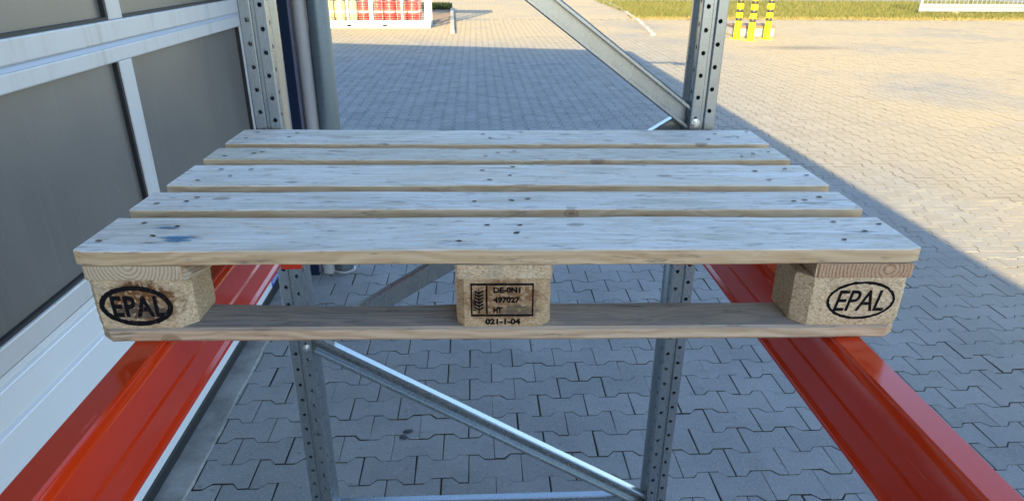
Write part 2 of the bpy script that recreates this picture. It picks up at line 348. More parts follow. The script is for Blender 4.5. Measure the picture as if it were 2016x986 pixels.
def text_obj(name, body, size, mat, parent, loc, rot=(math.pi / 2, 0, 0), shear=0.0, offset=0.0, sx=1.0, thick=.0004, align='CENTER', fit=None, space=1.0):
    cu = bpy.data.curves.new(name, 'FONT'); cu.body = body; cu.size = size; cu.shear = shear; cu.offset = offset; cu.extrude = thick; cu.align_x = align; cu.align_y = 'CENTER'
    cu.resolution_u = 4; cu.space_character = space
    t = bpy.data.objects.new(name, cu); C.objects.link(t)
    dg = bpy.context.evaluated_depsgraph_get(); me = bpy.data.meshes.new_from_object(t.evaluated_get(dg)); C.objects.unlink(t); bpy.data.objects.remove(t)
    me.materials.clear(); me.materials.append(mat); co = np.zeros(len(me.vertices) * 3); me.vertices.foreach_get('co', co); co = co.reshape(-1, 3)
    if fit:
        lo, hi = co.min(0), co.max(0); co[:, 0] = (co[:, 0] - (lo[0] + hi[0]) / 2) * fit[0] / (hi[0] - lo[0]); co[:, 1] = (co[:, 1] - (lo[1] + hi[1]) / 2) * fit[1] / (hi[1] - lo[1])
    co[:, 0] *= sx; me.vertices.foreach_set('co', co.ravel()); me.update()
    o = link(bpy.data.objects.new(name, me), parent); o.location = loc; o.rotation_euler = rot; return o

# ================================================================== SETTING
# ------------------------------------------------------------------ ground
BIG = 700
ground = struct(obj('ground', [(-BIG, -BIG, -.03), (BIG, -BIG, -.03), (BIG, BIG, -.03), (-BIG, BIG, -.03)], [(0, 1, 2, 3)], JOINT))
XA0, XA1, YA0, YS = -1.108, 6.0, -1.2, 3.58      # near field of pavers
XB0, XB1, YB1 = -7.0, 16.5, 23.9                 # far field (courses turned by 90 degrees)
q = MB()
for (a, b, c, d) in ((XA1, BIG, -BIG, YS), (XB1, BIG, YS, YB1), (-BIG, BIG, YB1, BIG), (-BIG, XB0, 3.4, YB1), (-1.3, XA1, -BIG, YA0)):
    q.add([(a, c, -.004), (b, c, -.004), (b, d, -.004), (a, d, -.004)], [(0, 1, 2, 3)])
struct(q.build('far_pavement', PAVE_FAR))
road = struct(obj('road', [(6.4, 35.1, .004), (80, 35.1, .004), (80, 43, .004), (6.4, 43, .004)], [(0, 1, 2, 3)], ASPH))
# pavers: double-T blocks, 0.201 m long, courses 0.142 m apart
LP, RP, ST, JW = .201, .1421, .0150, .0019
def outline(inset, L=LP, Rp=RP):
    hl = L / 2 - JW - inset; a = Rp / 2 + ST - JW - inset; b = Rp / 2 - ST - JW - inset; x1 = L / 4 + .012; x0 = L / 4 - .012
    return [(-hl, -a), (-x1 - inset * .4, -a), (-x0 - inset * .4, -b), (x0 + inset * .4, -b), (x1 + inset * .4, -a), (hl, -a), (hl, a), (x1 + inset * .4, a), (x0 + inset * .4, b), (-x0 - inset * .4, b), (-x1 - inset * .4, a), (-hl, a)]
def paver_template(fineness):
    rings = [(.0024, 0.0), (.0, -.0016), (.0, -.026)] if fineness else [(.0005, 0.0), (.0, -.013)]
    V = []; F = [tuple(range(12))]
    for ins, z in rings: V += [(x, y, z) for x, y in outline(ins)]
    for r in range(len(rings) - 1):
        for i in range(12):
            j = (i + 1) % 12; F.append((r * 12 + i, (r + 1) * 12 + i, (r + 1) * 12 + j, r * 12 + j))
    return V, F
pl = []                                          # centre x, y, rot90, L
r0 = int(math.floor((YA0 - 1.1252) / RP)); r1 = int((YS - 1.1252 - .05) / RP)
for j in range(r0, r1 + 1):
    for i in range(-8, 36):
        x = -.1855 + i * LP + (LP / 2 if j % 2 == 0 else 0); y = 1.1252 + j * RP
        if XA0 - .09 < x and x < XA1 - .02 and not (j == r1): pl.append((x, y, 0))
ytop = 1.1252 + r1 * RP + RP / 2 - ST
RB = .1395 / RP
nx = int((XB1 - XB0) / .1395); ny = int((YB1 - ytop) / LP)
for i in range(nx):
    for j in range(ny):
        x = XB0 + .07 + i * .1395; y = ytop + .1 + j * LP + (LP / 2 if i % 2 else 0)
        if x < -.62 and y < 3.55 and x < -1.0: continue
        if x < -1.25 and y < 3.4: continue
        pl.append((x, y, 1))
pl = np.array(pl)
def pix(x, y, z=0.0):
    d = np.stack([x - CAM.x, y - CAM.y, np.full_like(x, z - CAM.z)], 1); zz = d @ np.array(AF)
    return 1008 + FPX * (d @ np.array(AX)) / zz, 646.2 - FPX * (d @ np.array(AU)) / zz, zz
u, v, zz = pix(pl[:, 0], pl[:, 1]); ok = (zz > .3) & (u > -25) & (u < 2041) & (v > -10) & (v < 1000)
hid = (v > 262) & (v < 520) & (u > 455 - (v - 258) * 1.35) & (u < 1520 + (v - 258) * 1.28)
hid |= (u < 560) & (v > 600) & (u < 380 + (900 - v) * .45) & (pl[:, 0] < -1.0)
score = np.where(ok & ~hid, 1.0 / np.maximum(zz, .1) ** 3, 0); order = np.argsort(-score); near = set(order[:300].tolist())
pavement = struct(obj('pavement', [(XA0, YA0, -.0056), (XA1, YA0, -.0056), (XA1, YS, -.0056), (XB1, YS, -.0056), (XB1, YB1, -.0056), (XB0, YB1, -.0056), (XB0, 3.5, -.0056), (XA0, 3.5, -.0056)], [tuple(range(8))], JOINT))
tv, tf = paver_template(True); pm = []
for kk in range(6):
    me = bpy.data.meshes.new('paver'); V2 = []
    for i, (x, y, z) in enumerate(tv):
        rr = random.Random(kk * 100 + i % 12); V2.append((x + rr.uniform(-.0012, .0012), y + rr.uniform(-.0012, .0012), z))
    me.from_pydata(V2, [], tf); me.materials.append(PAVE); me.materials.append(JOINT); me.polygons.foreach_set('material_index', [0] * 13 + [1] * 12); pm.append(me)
for n_ in near:
    x, y, r = pl[n_]; o = bpy.data.objects.new('paver', pm[random.randrange(6)]); C.objects.link(o); o.parent = pavement
    o.location = (x + random.gauss(0, .0014), y + random.gauss(0, .0014), random.gauss(-.0006, .0007))
    o.rotation_euler = (random.gauss(0, .0035), random.gauss(0, .0035), (math.pi / 2 if r else 0) + random.gauss(0, .004) + (math.pi if random.random() < .5 else 0))
    if r: o.scale = (1, RB, 1)
def joined(idx, fine, name):
    tv, tf = paver_template(fine); tv = np.array(tv); n = len(idx); k = len(tv)
    P = pl[idx]; loc = rng.normal(0, .0012, (n, 2)); ang = P[:, 2] * math.pi / 2 + rng.normal(0, .005, n)
    sy = np.where(P[:, 2] > .5, RB, 1.0); X = tv[None, :, 0] * np.ones((n, 1)); Y = tv[None, :, 1] * sy[:, None]
    tx, ty = rng.normal(0, .0022, n), rng.normal(0, .0022, n); Z = tv[None, :, 2] + X * tx[:, None] + Y * ty[:, None] + np.clip(rng.normal(-.0008, .0006, n), -.002, .0008)[:, None]
    c, s = np.cos(ang)[:, None], np.sin(ang)[:, None]
    co = np.stack([P[:, 0:1] + loc[:, 0:1] + X * c - Y * s, P[:, 1:2] + loc[:, 1:2] + X * s + Y * c, Z], 2).reshape(-1, 3)
    me = bpy.data.meshes.new(name); me.vertices.add(n * k); me.vertices.foreach_set('co', co.ravel())
    li = np.concatenate([np.array(f) for f in tf]); ls = np.array([len(f) for f in tf]); st = np.concatenate([[0], np.cumsum(ls)[:-1]])
    L = (li[None, :] + (np.arange(n) * k)[:, None]).ravel(); me.loops.add(len(L)); me.loops.foreach_set('vertex_index', L)
    me.polygons.add(n * len(tf)); me.polygons.foreach_set('loop_start', (st[None, :] + (np.arange(n) * len(li))[:, None]).ravel())
    try: me.polygons.foreach_set('loop_total', np.tile(ls, n))
    except Exception: pass
    me.update(calc_edges=True); me.validate(); me.shade_flat(); me.materials.append(PAVE); me.materials.append(JOINT)
    mi = np.zeros(len(tf), dtype=np.int32); mi[(13 if fine else 1):] = 1; me.polygons.foreach_set('material_index', np.tile(mi, n))
    o = link(bpy.data.objects.new(name, me), pavement); return struct(o, 'stuff')
rest = np.array([i for i in range(len(pl)) if i not in near]); dist = np.hypot(pl[rest, 0] - CAM.x, pl[rest, 1] - CAM.y)
cut = MB()
def clip(poly, c, below):
    out = []
    for i in range(len(poly)):
        p, q_ = poly[i], poly[(i + 1) % len(poly)]; a = (p[1] <= c) == below; b = (q_[1] <= c) == below
        if a: out.append(p)
        if a != b: t = (c - p[1]) / (q_[1] - p[1]); out.append((p[0] + t * (q_[0] - p[0]), c))
    return out
def cut_paver(x, y, rot, c, below):
    rr = []
    for ins in (.0035, 0.0):
        P = [(a, b * RB) for a, b in outline(ins)] if rot else outline(ins)
        P = [(x - b, y + a) if rot else (x + a, y + b) for a, b in P]
        rr.append(clip(P, c - (ins if below else -ins) - (.002 if below else -.002), below))
    if len(rr[0]) < 3 or len(rr[0]) != len(rr[1]): return
    k = len(rr[0]); z = random.gauss(-.0015, .001)
    V = [(a, b, z) for a, b in rr[0]] + [(a, b, z - .004) for a, b in rr[1]] + [(a, b, -.024) for a, b in rr[1]]
    cut.add(V, [tuple(range(k))] + [(m_ * k + i, (m_ + 1) * k + i, (m_ + 1) * k + (i + 1) % k, m_ * k + (i + 1) % k) for m_ in (0, 1) for i in range(k)])
for i in range(-6, 36): cut_paver(-.1855 + i * LP + (LP / 2 if r1 % 2 == 0 else 0), 1.1252 + r1 * RP, 0, ytop, True)
for i in range(1, nx, 2):
    x = XB0 + .07 + i * .1395
    if x > -1.0: cut_paver(x, ytop, 1, ytop, False)
struct(cut.build('cut_pavers', PAVE, pavement), 'stuff')
joined(rest[dist < 7], True, 'pavers_between'); joined(rest[dist >= 7], False, 'pavers_beyond')
# concrete strip in front of the door, ragged outer edge
Vs = []; ny_ = 90
ed = np.cumsum(rng.normal(0, .004, ny_ + 1)); ed -= np.linspace(0, ed[-1], ny_ + 1)
for i in range(ny_ + 1):
    y = -1.2 + i * (4.62 / ny_); e = -1.108 + np.clip(ed[i], -.014, .014) + random.uniform(-.003, .003)
    Vs += [(-1.32, y, .006), (e - .006, y, .006), (e, y, -.001), (e, y, -.02)]
Fs = [(4 * i + k, 4 * i + k + 1, 4 * i + k + 5, 4 * i + k + 4) for i in range(ny_) for k in range(3)]
struct(obj('concrete_strip', Vs, Fs, CONC))

# ------------------------------------------------------------------ grass verge
verge = [(4.95, 24.0), (9.0, 24.1), (16, 24.0), (30, 23.8), (60, 24), (60, 34.9), (5.75, 34.9), (5.35, 27.3)]
turf = struct(obj('grass_verge', [(x, y, .02) for x, y in verge] + [(x, y, -.03) for x, y in verge], [tuple(range(8))] + [(i + 8, (i + 1) % 8 + 8, (i + 1) % 8, i) for i in range(8)], TURF))
def blades(name, n, fn, mat, h, wd):
    V = np.zeros((n, 3, 3)); p = np.array([fn() for _ in range(n)]); a = rng.uniform(0, 6.283, n); hh = rng.uniform(h[0], h[1], n); lean = rng.uniform(-.5, .5, (n, 2)) * hh[:, None]
    dx = np.stack([np.cos(a), np.sin(a)], 1) * wd
    V[:, 0, :2] = p[:, :2] - dx; V[:, 1, :2] = p[:, :2] + dx; V[:, 2, :2] = p[:, :2] + lean; V[:, 0, 2] = V[:, 1, 2] = p[:, 2]; V[:, 2, 2] = p[:, 2] + hh
    me = bpy.data.meshes.new(name); me.vertices.add(n * 3); me.vertices.foreach_set('co', V.ravel()); me.loops.add(n * 3); me.loops.foreach_set('vertex_index', np.arange(n * 3))
    me.polygons.add(n); me.polygons.foreach_set('loop_start', np.arange(n) * 3)
    me.update(calc_edges=True); me.materials.append(mat); return me
def gpt():
    y = 24.25 + abs(random.gauss(0, 1)) * 3.6 if random.random() < .5 else random.uniform(24.4, 34.8); y = min(y, 34.85)
    return (random.uniform(5.3 + max(0, (27.5 - y)) * -.05, 24), y, .018)
tag(struct(link(bpy.data.objects.new('grass', blades('grass', 70000, gpt, BLADE, (.05, .15), .012))), 'stuff'), 'short sunlit green grass on the verge beside the far road', 'grass')
tag(struct(link(bpy.data.objects.new('dry_grass', blades('dry_grass', 9000, lambda: (random.uniform(5.0, 24), 23.95 + abs(random.gauss(0, .35)), .0), BLADE_DRY, (.03, .11), .012))), 'stuff'), 'dry straw-coloured grass fringe where the verge meets the paving', 'grass')
# kerb beside the verge
kp = [(4.45, 18.6), (4.62, 20.0), (4.82, 21.8), (5.02, 23.6), (5.2, 25.4), (5.36, 27.3), (5.5, 29.3), (5.6, 31.5), (5.7, 34.0)]
kerb = struct(obj('kerb', [(4.4, 18.5, -.02), (4.55, 18.5, -.02), (5.8, 34.2, -.02), (5.6, 34.2, -.02)], [(0, 1, 2, 3)], SOIL))
for (xa, ya), (xb, yb) in zip(kp[:-1], kp[1:]):
    for t in range(2):
        p0 = Vector((xa + (xb - xa) * t / 2, ya + (yb - ya) * t / 2, 0)); p1 = Vector((xa + (xb - xa) * (t + 1) / 2, ya + (yb - ya) * (t + 1) / 2, 0))
        L = (p1 - p0).length; o = MB().box(-.06, .06, .006, L - .006, -.02, .05 + random.uniform(-.01, .02), .012).build('kerb_stone', KERB, kerb, loc=p0, rot=(random.gauss(0, .01), 0, -math.atan2(p1.x - p0.x, p1.y - p0.y)))
# planted bed beside the cage
bed = struct(obj('planting_bed', [(-6.5, 22.3, .012), (-1.05, 22.0, .012), (-.86, 24.0, .012), (-.86, 28.2, .012), (-6.5, 28.6, .012)], [(0, 1, 2, 3, 4)], SOIL))
bk = struct(obj('bed_kerb', [(-.80, 18.9, -.01), (-.55, 18.9, -.01), (-.70, 28.3, -.01), (-.90, 28.3, -.01)], [(0, 1, 2, 3)], SOIL))
for i in range(9):
    y0 = 18.95 + i * 1.02; x0 = -.62 - i * .029
    MB().box(-.055, .055, 0, 1.0, -.02, .09, .012).build('kerb_stone', KERB, bk, loc=(x0, y0, 0), rot=(0, 0, .028))
hedge = empty('low_hedge', (-2.4, 28.5, 0)); tag(hedge, 'low dark clipped hedge behind the white gas bottle cage', 'hedge')
def hpt():
    return (random.uniform(-2.2, 1.5), random.gauss(0, .22), random.uniform(.02, .20))
n = 9000; me = blades('crown', n, hpt, LEAF, (.02, .07), .03); link(bpy.data.objects.new('crown', me), hedge)
q = MB()
for i in range(16): q.cyl((-2.1 + i * .23, random.uniform(-.1, .1), 0), (-2.1 + i * .23 + random.uniform(-.08, .08), random.uniform(-.1, .1), .3), .012, .006, 6)
struct(q.build('stems', SOIL, hedge), 'stuff')

# ================================================================== HALL with sectional door
XW = -1.206; XE = -.14; YE = 3.45; HE = 4.43; MR = .085
hall = tag(empty('industrial_hall', (XW, 0, 0)), 'industrial hall with pale cladding and a glazed sectional door beside the rack', 'building')
def hp(name, x0, x1, y0, y1, z0, z1, mat, parent=None, ch=0.0): return box(name, x0 - XW, x1 - XW, y0, y1, z0, z1, mat, parent or hall, ch)
DT = 3.5
hp('wall', -1.42, -1.24, -16, -1.6, 0, HE - .02, WALL); hp('wall', -1.42, -1.24, -1.598, 3.098, DT + .02, HE - .02, WALL)
hp('wall', -1.42, -1.18, 3.12, 3.31, 2.95, HE - .02, WALL); hp('wall', -16, -1.43, 3.12, 3.30, 0, HE, WALL)
rf = MB(); xr = -11.0
sec = [[(XE - XW, y, HE), (XE - XW, y, HE + .12), (xr - XW, y, HE + .12 + (XE - xr) * MR), (-21 - XW, y, HE + .12), (-21 - XW, y, HE), (xr - XW, y, HE + (XE - xr) * MR)] for y in (-16, YE)]
roof = rf.loft(sec).build('roof', ROOF, hall)
MB().cyl((XE + .05 - XW, -16, HE + .04), (XE + .05 - XW, YE, HE + .04), .06, n=12).build('gutter', POST, roof)
q = MB().box(XE + .02 - XW, XE + .62 - XW, 1.60, 1.66, HE + .05, HE + .11); q.build('lamp_arm', POST, roof)
MB().box(XE + .55 - XW, XE + .78 - XW, 1.53, 1.73, HE - .02, HE + .05, .01).build('floodlight', BLK, roof)
# door
door = hp('sectional_door', -1.30, -1.262, -1.59, 3.09, 0.03, DT, GASKET)
def dp(name, y0, y1, z0, z1, xf, mat, ch=.004, depth=.05): return hp(name, xf - depth, xf, y0, y1, z0, z1, mat, door, ch)
dp('bottom_seal', -1.58, 3.08, .0, .055, -1.200, GASKET, .006)
# ribbed white leaf: vertical section extruded along Y
pr = [(.056, -1.206)]
for zc in (.18, .43, .678):
    pr += [(zc - .016, -1.206), (zc - .013, -1.2035), (zc - .009, -1.206), (zc - .004, -1.2170), (zc + .006, -1.2180), (zc + .012, -1.206)]
pr += [(.766, -1.206), (.769, -1.2035), (.773, -1.206), (.777, -1.215), (.786, -1.216), (.791, -1.203), (.806, -1.2025)]
lf = MB(); Vp = []
for y in (-1.58, 3.08): Vp.append([(x - XW, y, z) for z, x in pr] + [(-1.258 - XW, y, .806), (-1.258 - XW, y, .056)])
autosmooth(lf.loft(Vp).build('door_panel', DOOR_WHITE, door), 20)
mull = [(-1.46, -1.36), (.06, .157), (1.618, 1.714), (2.985, 3.08)]
zs = [.8075, 1.477, 2.147, 2.817, 3.487]
for s_ in range(4):
    z0, z1 = zs[s_], zs[s_ + 1]
    dp('rail', -1.58, 3.08, z0, z0 + .063, -1.200, ALU, .005)
    dp('rail', -1.58, 3.08, z1 - .061, z1 - .0145, -1.200, ALU, .004)
    bv = MB(); bv.loft([[(-1.2005 - XW, y, z1 - .0143), (-1.2085 - XW, y, z1 - .0008), (-1.25 - XW, y, z1 - .0008), (-1.25 - XW, y, z1 - .0143)] for y in (-1.58, 3.08)]).build('rail_bevel', ALU_BEVEL, door)
    for a, b in mull: dp('mullion', a, b, z0 + .0635, z1 - .0615, -1.203, ALU, .003)
    for (a, b), (c, d) in zip(mull[:-1], mull[1:]):
        dp('pane', b, c, z0 + .0635, z1 - .0615, -1.222, PANE, 0, .02)
        dp('gasket', b + .001, c - .001, z0 + .0637, z0 + .0727, -1.2075, GASKET, 0, .0143)
        dp('gasket', c - .014, c - .0005, z0 + .073, z1 - .062, -1.2065, GASKET, 0, .0153)
        dp('gasket', b + .0005, b + .005, z0 + .073, z1 - .062, -1.2145, GASKET, 0, .007)
lab = dp('maker_sign', 2.872, 3.072, .060, .108, -1.2035, BLUE, 0, .0022)
text_obj('lettering', 'HÖRMANN', .05, WHITE, door, (-1.2031 - XW, 2.972, .084), (math.pi / 2, 0, math.pi / 2), fit=(.175, .027), thick=.0003)
# navy corner cladding, trim, pipe
hp('corner_cladding', -1.42, -1.004, 3.18, 3.31, 0, 2.94, NAVY, ch=.004)
hp('trim', -1.0035, -.993, 3.185, 3.30, 0.02, 2.94, N('grey_trim', .5, 0, (.10, .10, .14)).m)
dpi = MB().cyl((-.955 - XW, 3.235, .06), (-.955 - XW, 3.235, 4.36), .036, n=24).build('downpipe', PIPE, hall, True); autosmooth(dpi)
MB().cyl((-.955 - XW, 3.235, .0), (-.955 - XW, 3.235, .10), .038, n=24).build('pipe_socket', PIPE, dpi)
post = tag(empty('steel_post', (-.864, 3.262, 0)), 'thick grey round steel post at the hall corner next to the pale downpipe', 'post')
autosmooth(MB().cyl((0, 0, .02), (0, 0, HE - .01), .0585, n=40).build('shaft', POST, post))
MB().lathe([(.03, .003), (.066, .003), (.066, .010), (.0595, .014)], 32).build('base_flange', PIPE, post)

# ================================================================== RACK
F = .822
frame = tag(empty('rack_upright_frame', (0, F, 0)), 'galvanised rack upright frame with perforated posts and diagonal braces behind the pallet', 'rack frame')
HT = 3.1; HOLE = .0052
def holed_strip(mb, o, sx, w_, c, z0, zoff, back, nmod):
    """flat strip with one row of round holes, spaced 50 mm; o origin, sx across, back = inward normal"""
    o, sx, back = Vector(o), Vector(sx), Vector(back); Z = Vector((0, 0, 1)); n12 = [0, 30, 60, 90, 120, 150, 180, 210, 240, 270, 300, 330]
    V = []; Fq = []
    def P(s, z, d=0): return o + sx * s + Z * z + back * d
    for k in range(nmod):
        zc = z0 + zoff + k * .05; b = len(V)
        left, right, lo, hi = 0 - c, w_ - c, -.025, .025
        for a in n12:
            ca, sa = math.cos(math.radians(a)), math.sin(math.radians(a))
            if a in (60, 120, 240, 300): ox, oz = (right if ca > 0 else left), (hi if sa > 0 else lo)
            elif a in (90, 270): ox, oz = 0, (hi if sa > 0 else lo)
            else: ox, oz = (right if ca > 0 else left), (0 if a in (0, 180) else (.011 if sa > 0 else -.011))
            V.append(P(c + ox, zc + oz)); V.append(P(c + HOLE * ca, zc + HOLE * sa)); V.append(P(c + HOLE * ca, zc + HOLE * sa, .0025))
        for i in range(12):
            j = (i + 1) % 12; A = b + 3 * i; B = b + 3 * j
            Fq += [(A, B, B + 1, A + 1), (A + 1, B + 1, B + 2, A + 2)]
    mb.add(V, Fq)
def upright(xo, xi, name):
    """xo outer x, xi inner x of the 60 mm front face (local y=0 is the front)"""
    d = 1 if xi > xo else -1; wd = abs(xi - xo); mb = MB(); nm = int(HT / .05) - 1; pw = (wd - .013) / 2; X = lambda s: xo + d * s
    r = .003
    holed_strip(mb, (X(r), 0, 0), (d, 0, 0), pw - r, pw * .55, .03, .019, (0, 1, 0), nm)
    holed_strip(mb, (X(wd - pw), 0, 0), (d, 0, 0), pw - r, pw * .45, .03, .0, (0, 1, 0), nm)
    holed_strip(mb, (X(wd), r, 0), (0, 1, 0), .030, .012, .03, .012, (-d, 0, 0), nm)
    z0, z1 = .03, .03 + nm * .05 - .01
    def strip(pts):
        mb.loft([[(X(s), y, z) for s, y in pts] for z in (z0, z1)], cap=False, closed=False)
    g0 = pw; g1 = wd - pw
    strip([(g0, 0), (g0 + .002, .0015), (g0 + .0035, .0065), (g1 - .0035, .0065), (g1 - .002, .0015), (g1, 0)])
    strip([(wd - r, 0), (wd - r * .3, r * .3), (wd, r)])
    strip([(r, 0), (r * .3, r * .3), (0, r), (0, .033), (-.004, .044), (-.004, .070), (.004, .072), (.031, .072)])
    strip([(wd, .033), (wd + .0015, .036), (wd + .006, .046), (wd + .0075, .052), (wd + .0075, .066), (wd + .006, .070), (wd + .002, .0715), (wd - .028, .0715)])
    o = mb.build(name, GALV, frame)
    sm = o.modifiers.new('solid', 'SOLIDIFY'); sm.thickness = .0018; sm.offset = -1 if d > 0 else -1
    o.modifiers.remove(sm); autosmooth(o, 28)
    MB().box(min(X(-.02), X(wd + .02)), max(X(-.02), X(wd + .02)), -.02, .09, .003, .012, .002).build('foot_plate', GALV, o)
    return o
XLo, XLi, XRi, XRo = -.5605, -.4905, .4835, .5445
XLi = -.4975
upright(XLo, XLi, 'upright'); upright(XRo, XRi, 'upright')
def brace(p0, p1, y0, openfront, name='brace', h=.050, dp_=.030, t=.002, lip=.009):
    p0 = Vector((p0[0], 0, p0[1])); p1 = Vector((p1[0], 0, p1[1])); D = (p1 - p0).normalized(); Nn = Vector((-D.z, 0, D.x))
    if Nn.z < 0: Nn = -Nn
    H = h / 2; r = .003
    pts = [(-H + lip, 0), (-H + r, 0), (-H, r), (-H, dp_ - r), (-H + r, dp_), (H - r, dp_), (H, dp_ - r), (H, r), (H - r, 0), (H - lip, 0)]
    inn = [(-H + lip, t), (-H + r, t), (-H + t, r), (-H + t, dp_ - r), (-H + r, dp_ - t), (H - r, dp_ - t), (H - t, dp_ - r), (H - t, r), (H - r, t), (H - lip, t)]
    loop = pts + inn[::-1]
    sec = [[P + Nn * a + Vector((0, y0 + (b if openfront else dp_ - b), 0)) for a, b in loop] for P in (p0, p1)]
    o = MB().loft(sec).build(name, GALV, frame); return autosmooth(o, 40)
brace((-.500, 2.085), (.496, 1.372), .010, True)
brace((-.500, .762), (.496, 1.372), .041, False)
brace((-.500, .772), (.496, .172), .010, True)
brace((-.492, .160), (.482, .163), .041, True)
def bolt(x, z, y=-.0005):
    q = MB().cyl((0, -.0015, 0), (0, 0, 0), .0105, n=20).cyl((0, -.0075, 0), (0, -.0015, 0), .0075, n=6).cyl((0, -.012, 0), (0, -.0075, 0), .004, n=12)
    return q.build('bolt', ZINC, frame, loc=(x, y, z), rot=(0, random.uniform(0, 1), 0))
bolt(.4975, 1.371); bolt(-.512, .768); bolt(.4975, .175); bolt(-.512, .15)
for x, z in ((.470, 1.392), (-.470, .790)):
    pass

# beams
BZ = 1.2155
def beam(x_out, x_in, label):
    d = 1 if x_in > x_out else -1; root = tag(empty('rack_beam', ((x_out + x_in) / 2, F - .006, 1.0)), label, 'beam', None)
    prf = [(0, -.003), (.003, 0), (.041, 0), (.044, -.0025), (.0445, -.005), (.0505, -.013), (.051, -.015), (.051, -.064), (.0485, -.0665), (.0485, -.0675), (.0515, -.0715), (.0515, -.110), (.050, -.1125), (.050, -.1145), (.0555, -.1205), (.056, -.1225), (.056, -.1275), (.054, -.130), (.003, -.131), (0, -.128)]
    if d < 0: prf = prf[::-1]
    cx = (x_out + x_in) / 2; ys = [-.004, -.4, -.8, -1.2, -1.6, -2.0, -2.4, -2.7]
    sec = [[(x_out + d * a - cx, y, BZ - 1.0 + b) for a, b in prf] for y in ys]
    o = MB().loft(sec).build('box_section', RED, root); autosmooth(o, 25)
    for y in (0.0,):
        ca, cb = (x_out + d * .002 - cx), (x_in + d * .006 - cx); ca, cb = min(ca, cb), max(ca, cb)
        cpl = MB().box(ca, cb, -.004, .0005, .004, .235, .0015).build('connector_plate', RED, root)
    return root
beam(-.549, -.4985, 'orange-red box beam under the pallet, running alongside the white door')
beam(.5455, .495, 'orange-red box beam under the pallet, on the side away from the hall')

# ================================================================== PALLET
pal = tag(empty('euro_pallet', (0, 0, 1.216), math.radians(-1.3)), 'weathered wooden pallet with branded blocks resting on the two red beams', 'pallet')
def plank(name, x0, x1, y0, y1, z0, z1, mat, ch=.0025, wob=.0009, corner=0.0, side=0, axis='X', seed=0, wane=None):
    """loft along its length with slightly wandering edges; corner = clipped outer corners on the given side (-1 front, +1 back)"""
    r_ = random.Random(seed); along = (x1 - x0) if axis == 'X' else (y1 - y0); half = along / 2; n = 34
    cw = ((y1 - y0) if axis == 'X' else (x1 - x0)) / 2; ch_ = (z1 - z0) / 2
    st = sorted(set([-half, -half + .004, -half + .016, half - .016, half - .004, half] + [-half + along * i / n for i in range(1, n)]))
    ph = [r_.uniform(0, 6.28) for _ in range(12)]; sec = []
    for s in st:
        def wv(k, f): return wob * (math.sin(s * f + ph[k]) * .6 + math.sin(s * f * 2.7 + ph[k + 1]) * .3 + r_.uniform(-.25, .25))
        a0 = -cw + wv(0, 9); a1 = cw + wv(2, 8); b0 = -ch_ + wv(4, 7) * .5; b1 = ch_ + wv(6, 6) * .5
        e = half - abs(s)
        if corner and e < .0161:
            k = corner * (1 - e / .016)
            if side < 0: a0 += k
            else: a1 -= k
        if wane: a1 -= wane(s)
        c = ch if e > .001 else ch * 1.0
        ring = [(a0 + c, b0), (a1 - c, b0), (a1, b0 + c), (a1, b1 - c), (a1 - c, b1), (a0 + c, b1), (a0, b1 - c), (a0, b0 + c)]
        sh = .0 if e > .001 else .0
        sec.append([(s, a, b) for a, b in ring] if axis == 'X' else [(-a, s, b) for a, b in ring])
    o = MB().loft(sec).build(name, mat, pal, loc=((x0 + x1) / 2, (y0 + y1) / 2, (z0 + z1) / 2)); autosmooth(o, 30)
    return o
T0 = .144
ys = [(0, .145), (.18625, .28625), (.3275, .4725), (.51375, .61375), (.655, .80)]
xs = [(-.6005, .6000), (-.602, .598), (-.599, .601), (-.599, .597), (-.601, .6015)]
decks = []
for i, ((y0, y1), (x0, x1)) in enumerate(zip(ys, xs)):
    decks.append(plank('deck_board', x0, x1, y0, y1, T0 - .0222, T0, W_DECK, .0016, .0016, .006 if i in (0, 4) else 0, -1 if i == 0 else 1, 'X', 11 + i))
# stringers (boards across, under the deck) with end grain to the front
def stringer(x0, x1, mat, seed):
    o = plank('stringer_board', x0, x1, .001, .799, T0 - .0446, T0 - .0226, W_BOTTOM, .0015, .0006, 0, 0, 'Y', seed)
    e = MB().box(x0 + .003, x1 - .003, -.0008, .010, T0 - .0440, T0 - .0232, .001).build('end_grain', mat, o)
    e.data.transform(Matrix.Translation(Vector((-(x0 + x1) / 2, -.4, -(T0 - .0336)))))
    e2 = e
    return o
S1 = stringer(-.592, -.4555, W_END_PALE, 31); S2 = stringer(-.0685, .0705, CHIP, 32); S3 = stringer(.452, .594, W_END_RED, 33)
bm_ = [plank('bottom_board', -.594, .594, .0005, .090, 0, .0222, W_BOTTOM, .004, .0010, .014, -1, 'X', 41, wane=lambda s: .012 * max(0, 1 - abs(s + .22) / .17) + .004 * abs(math.sin(s * 13))),
       plank('bottom_board', -.594, .594, .330, .470, 0, .0222, W_BOTTOM, .003, .0010, 0, -1, 'X', 42),
       plank('bottom_board', -.594, .594, .705, .800, 0, .0222, W_BOTTOM, .003, .0010, .014, 1, 'X', 43)]
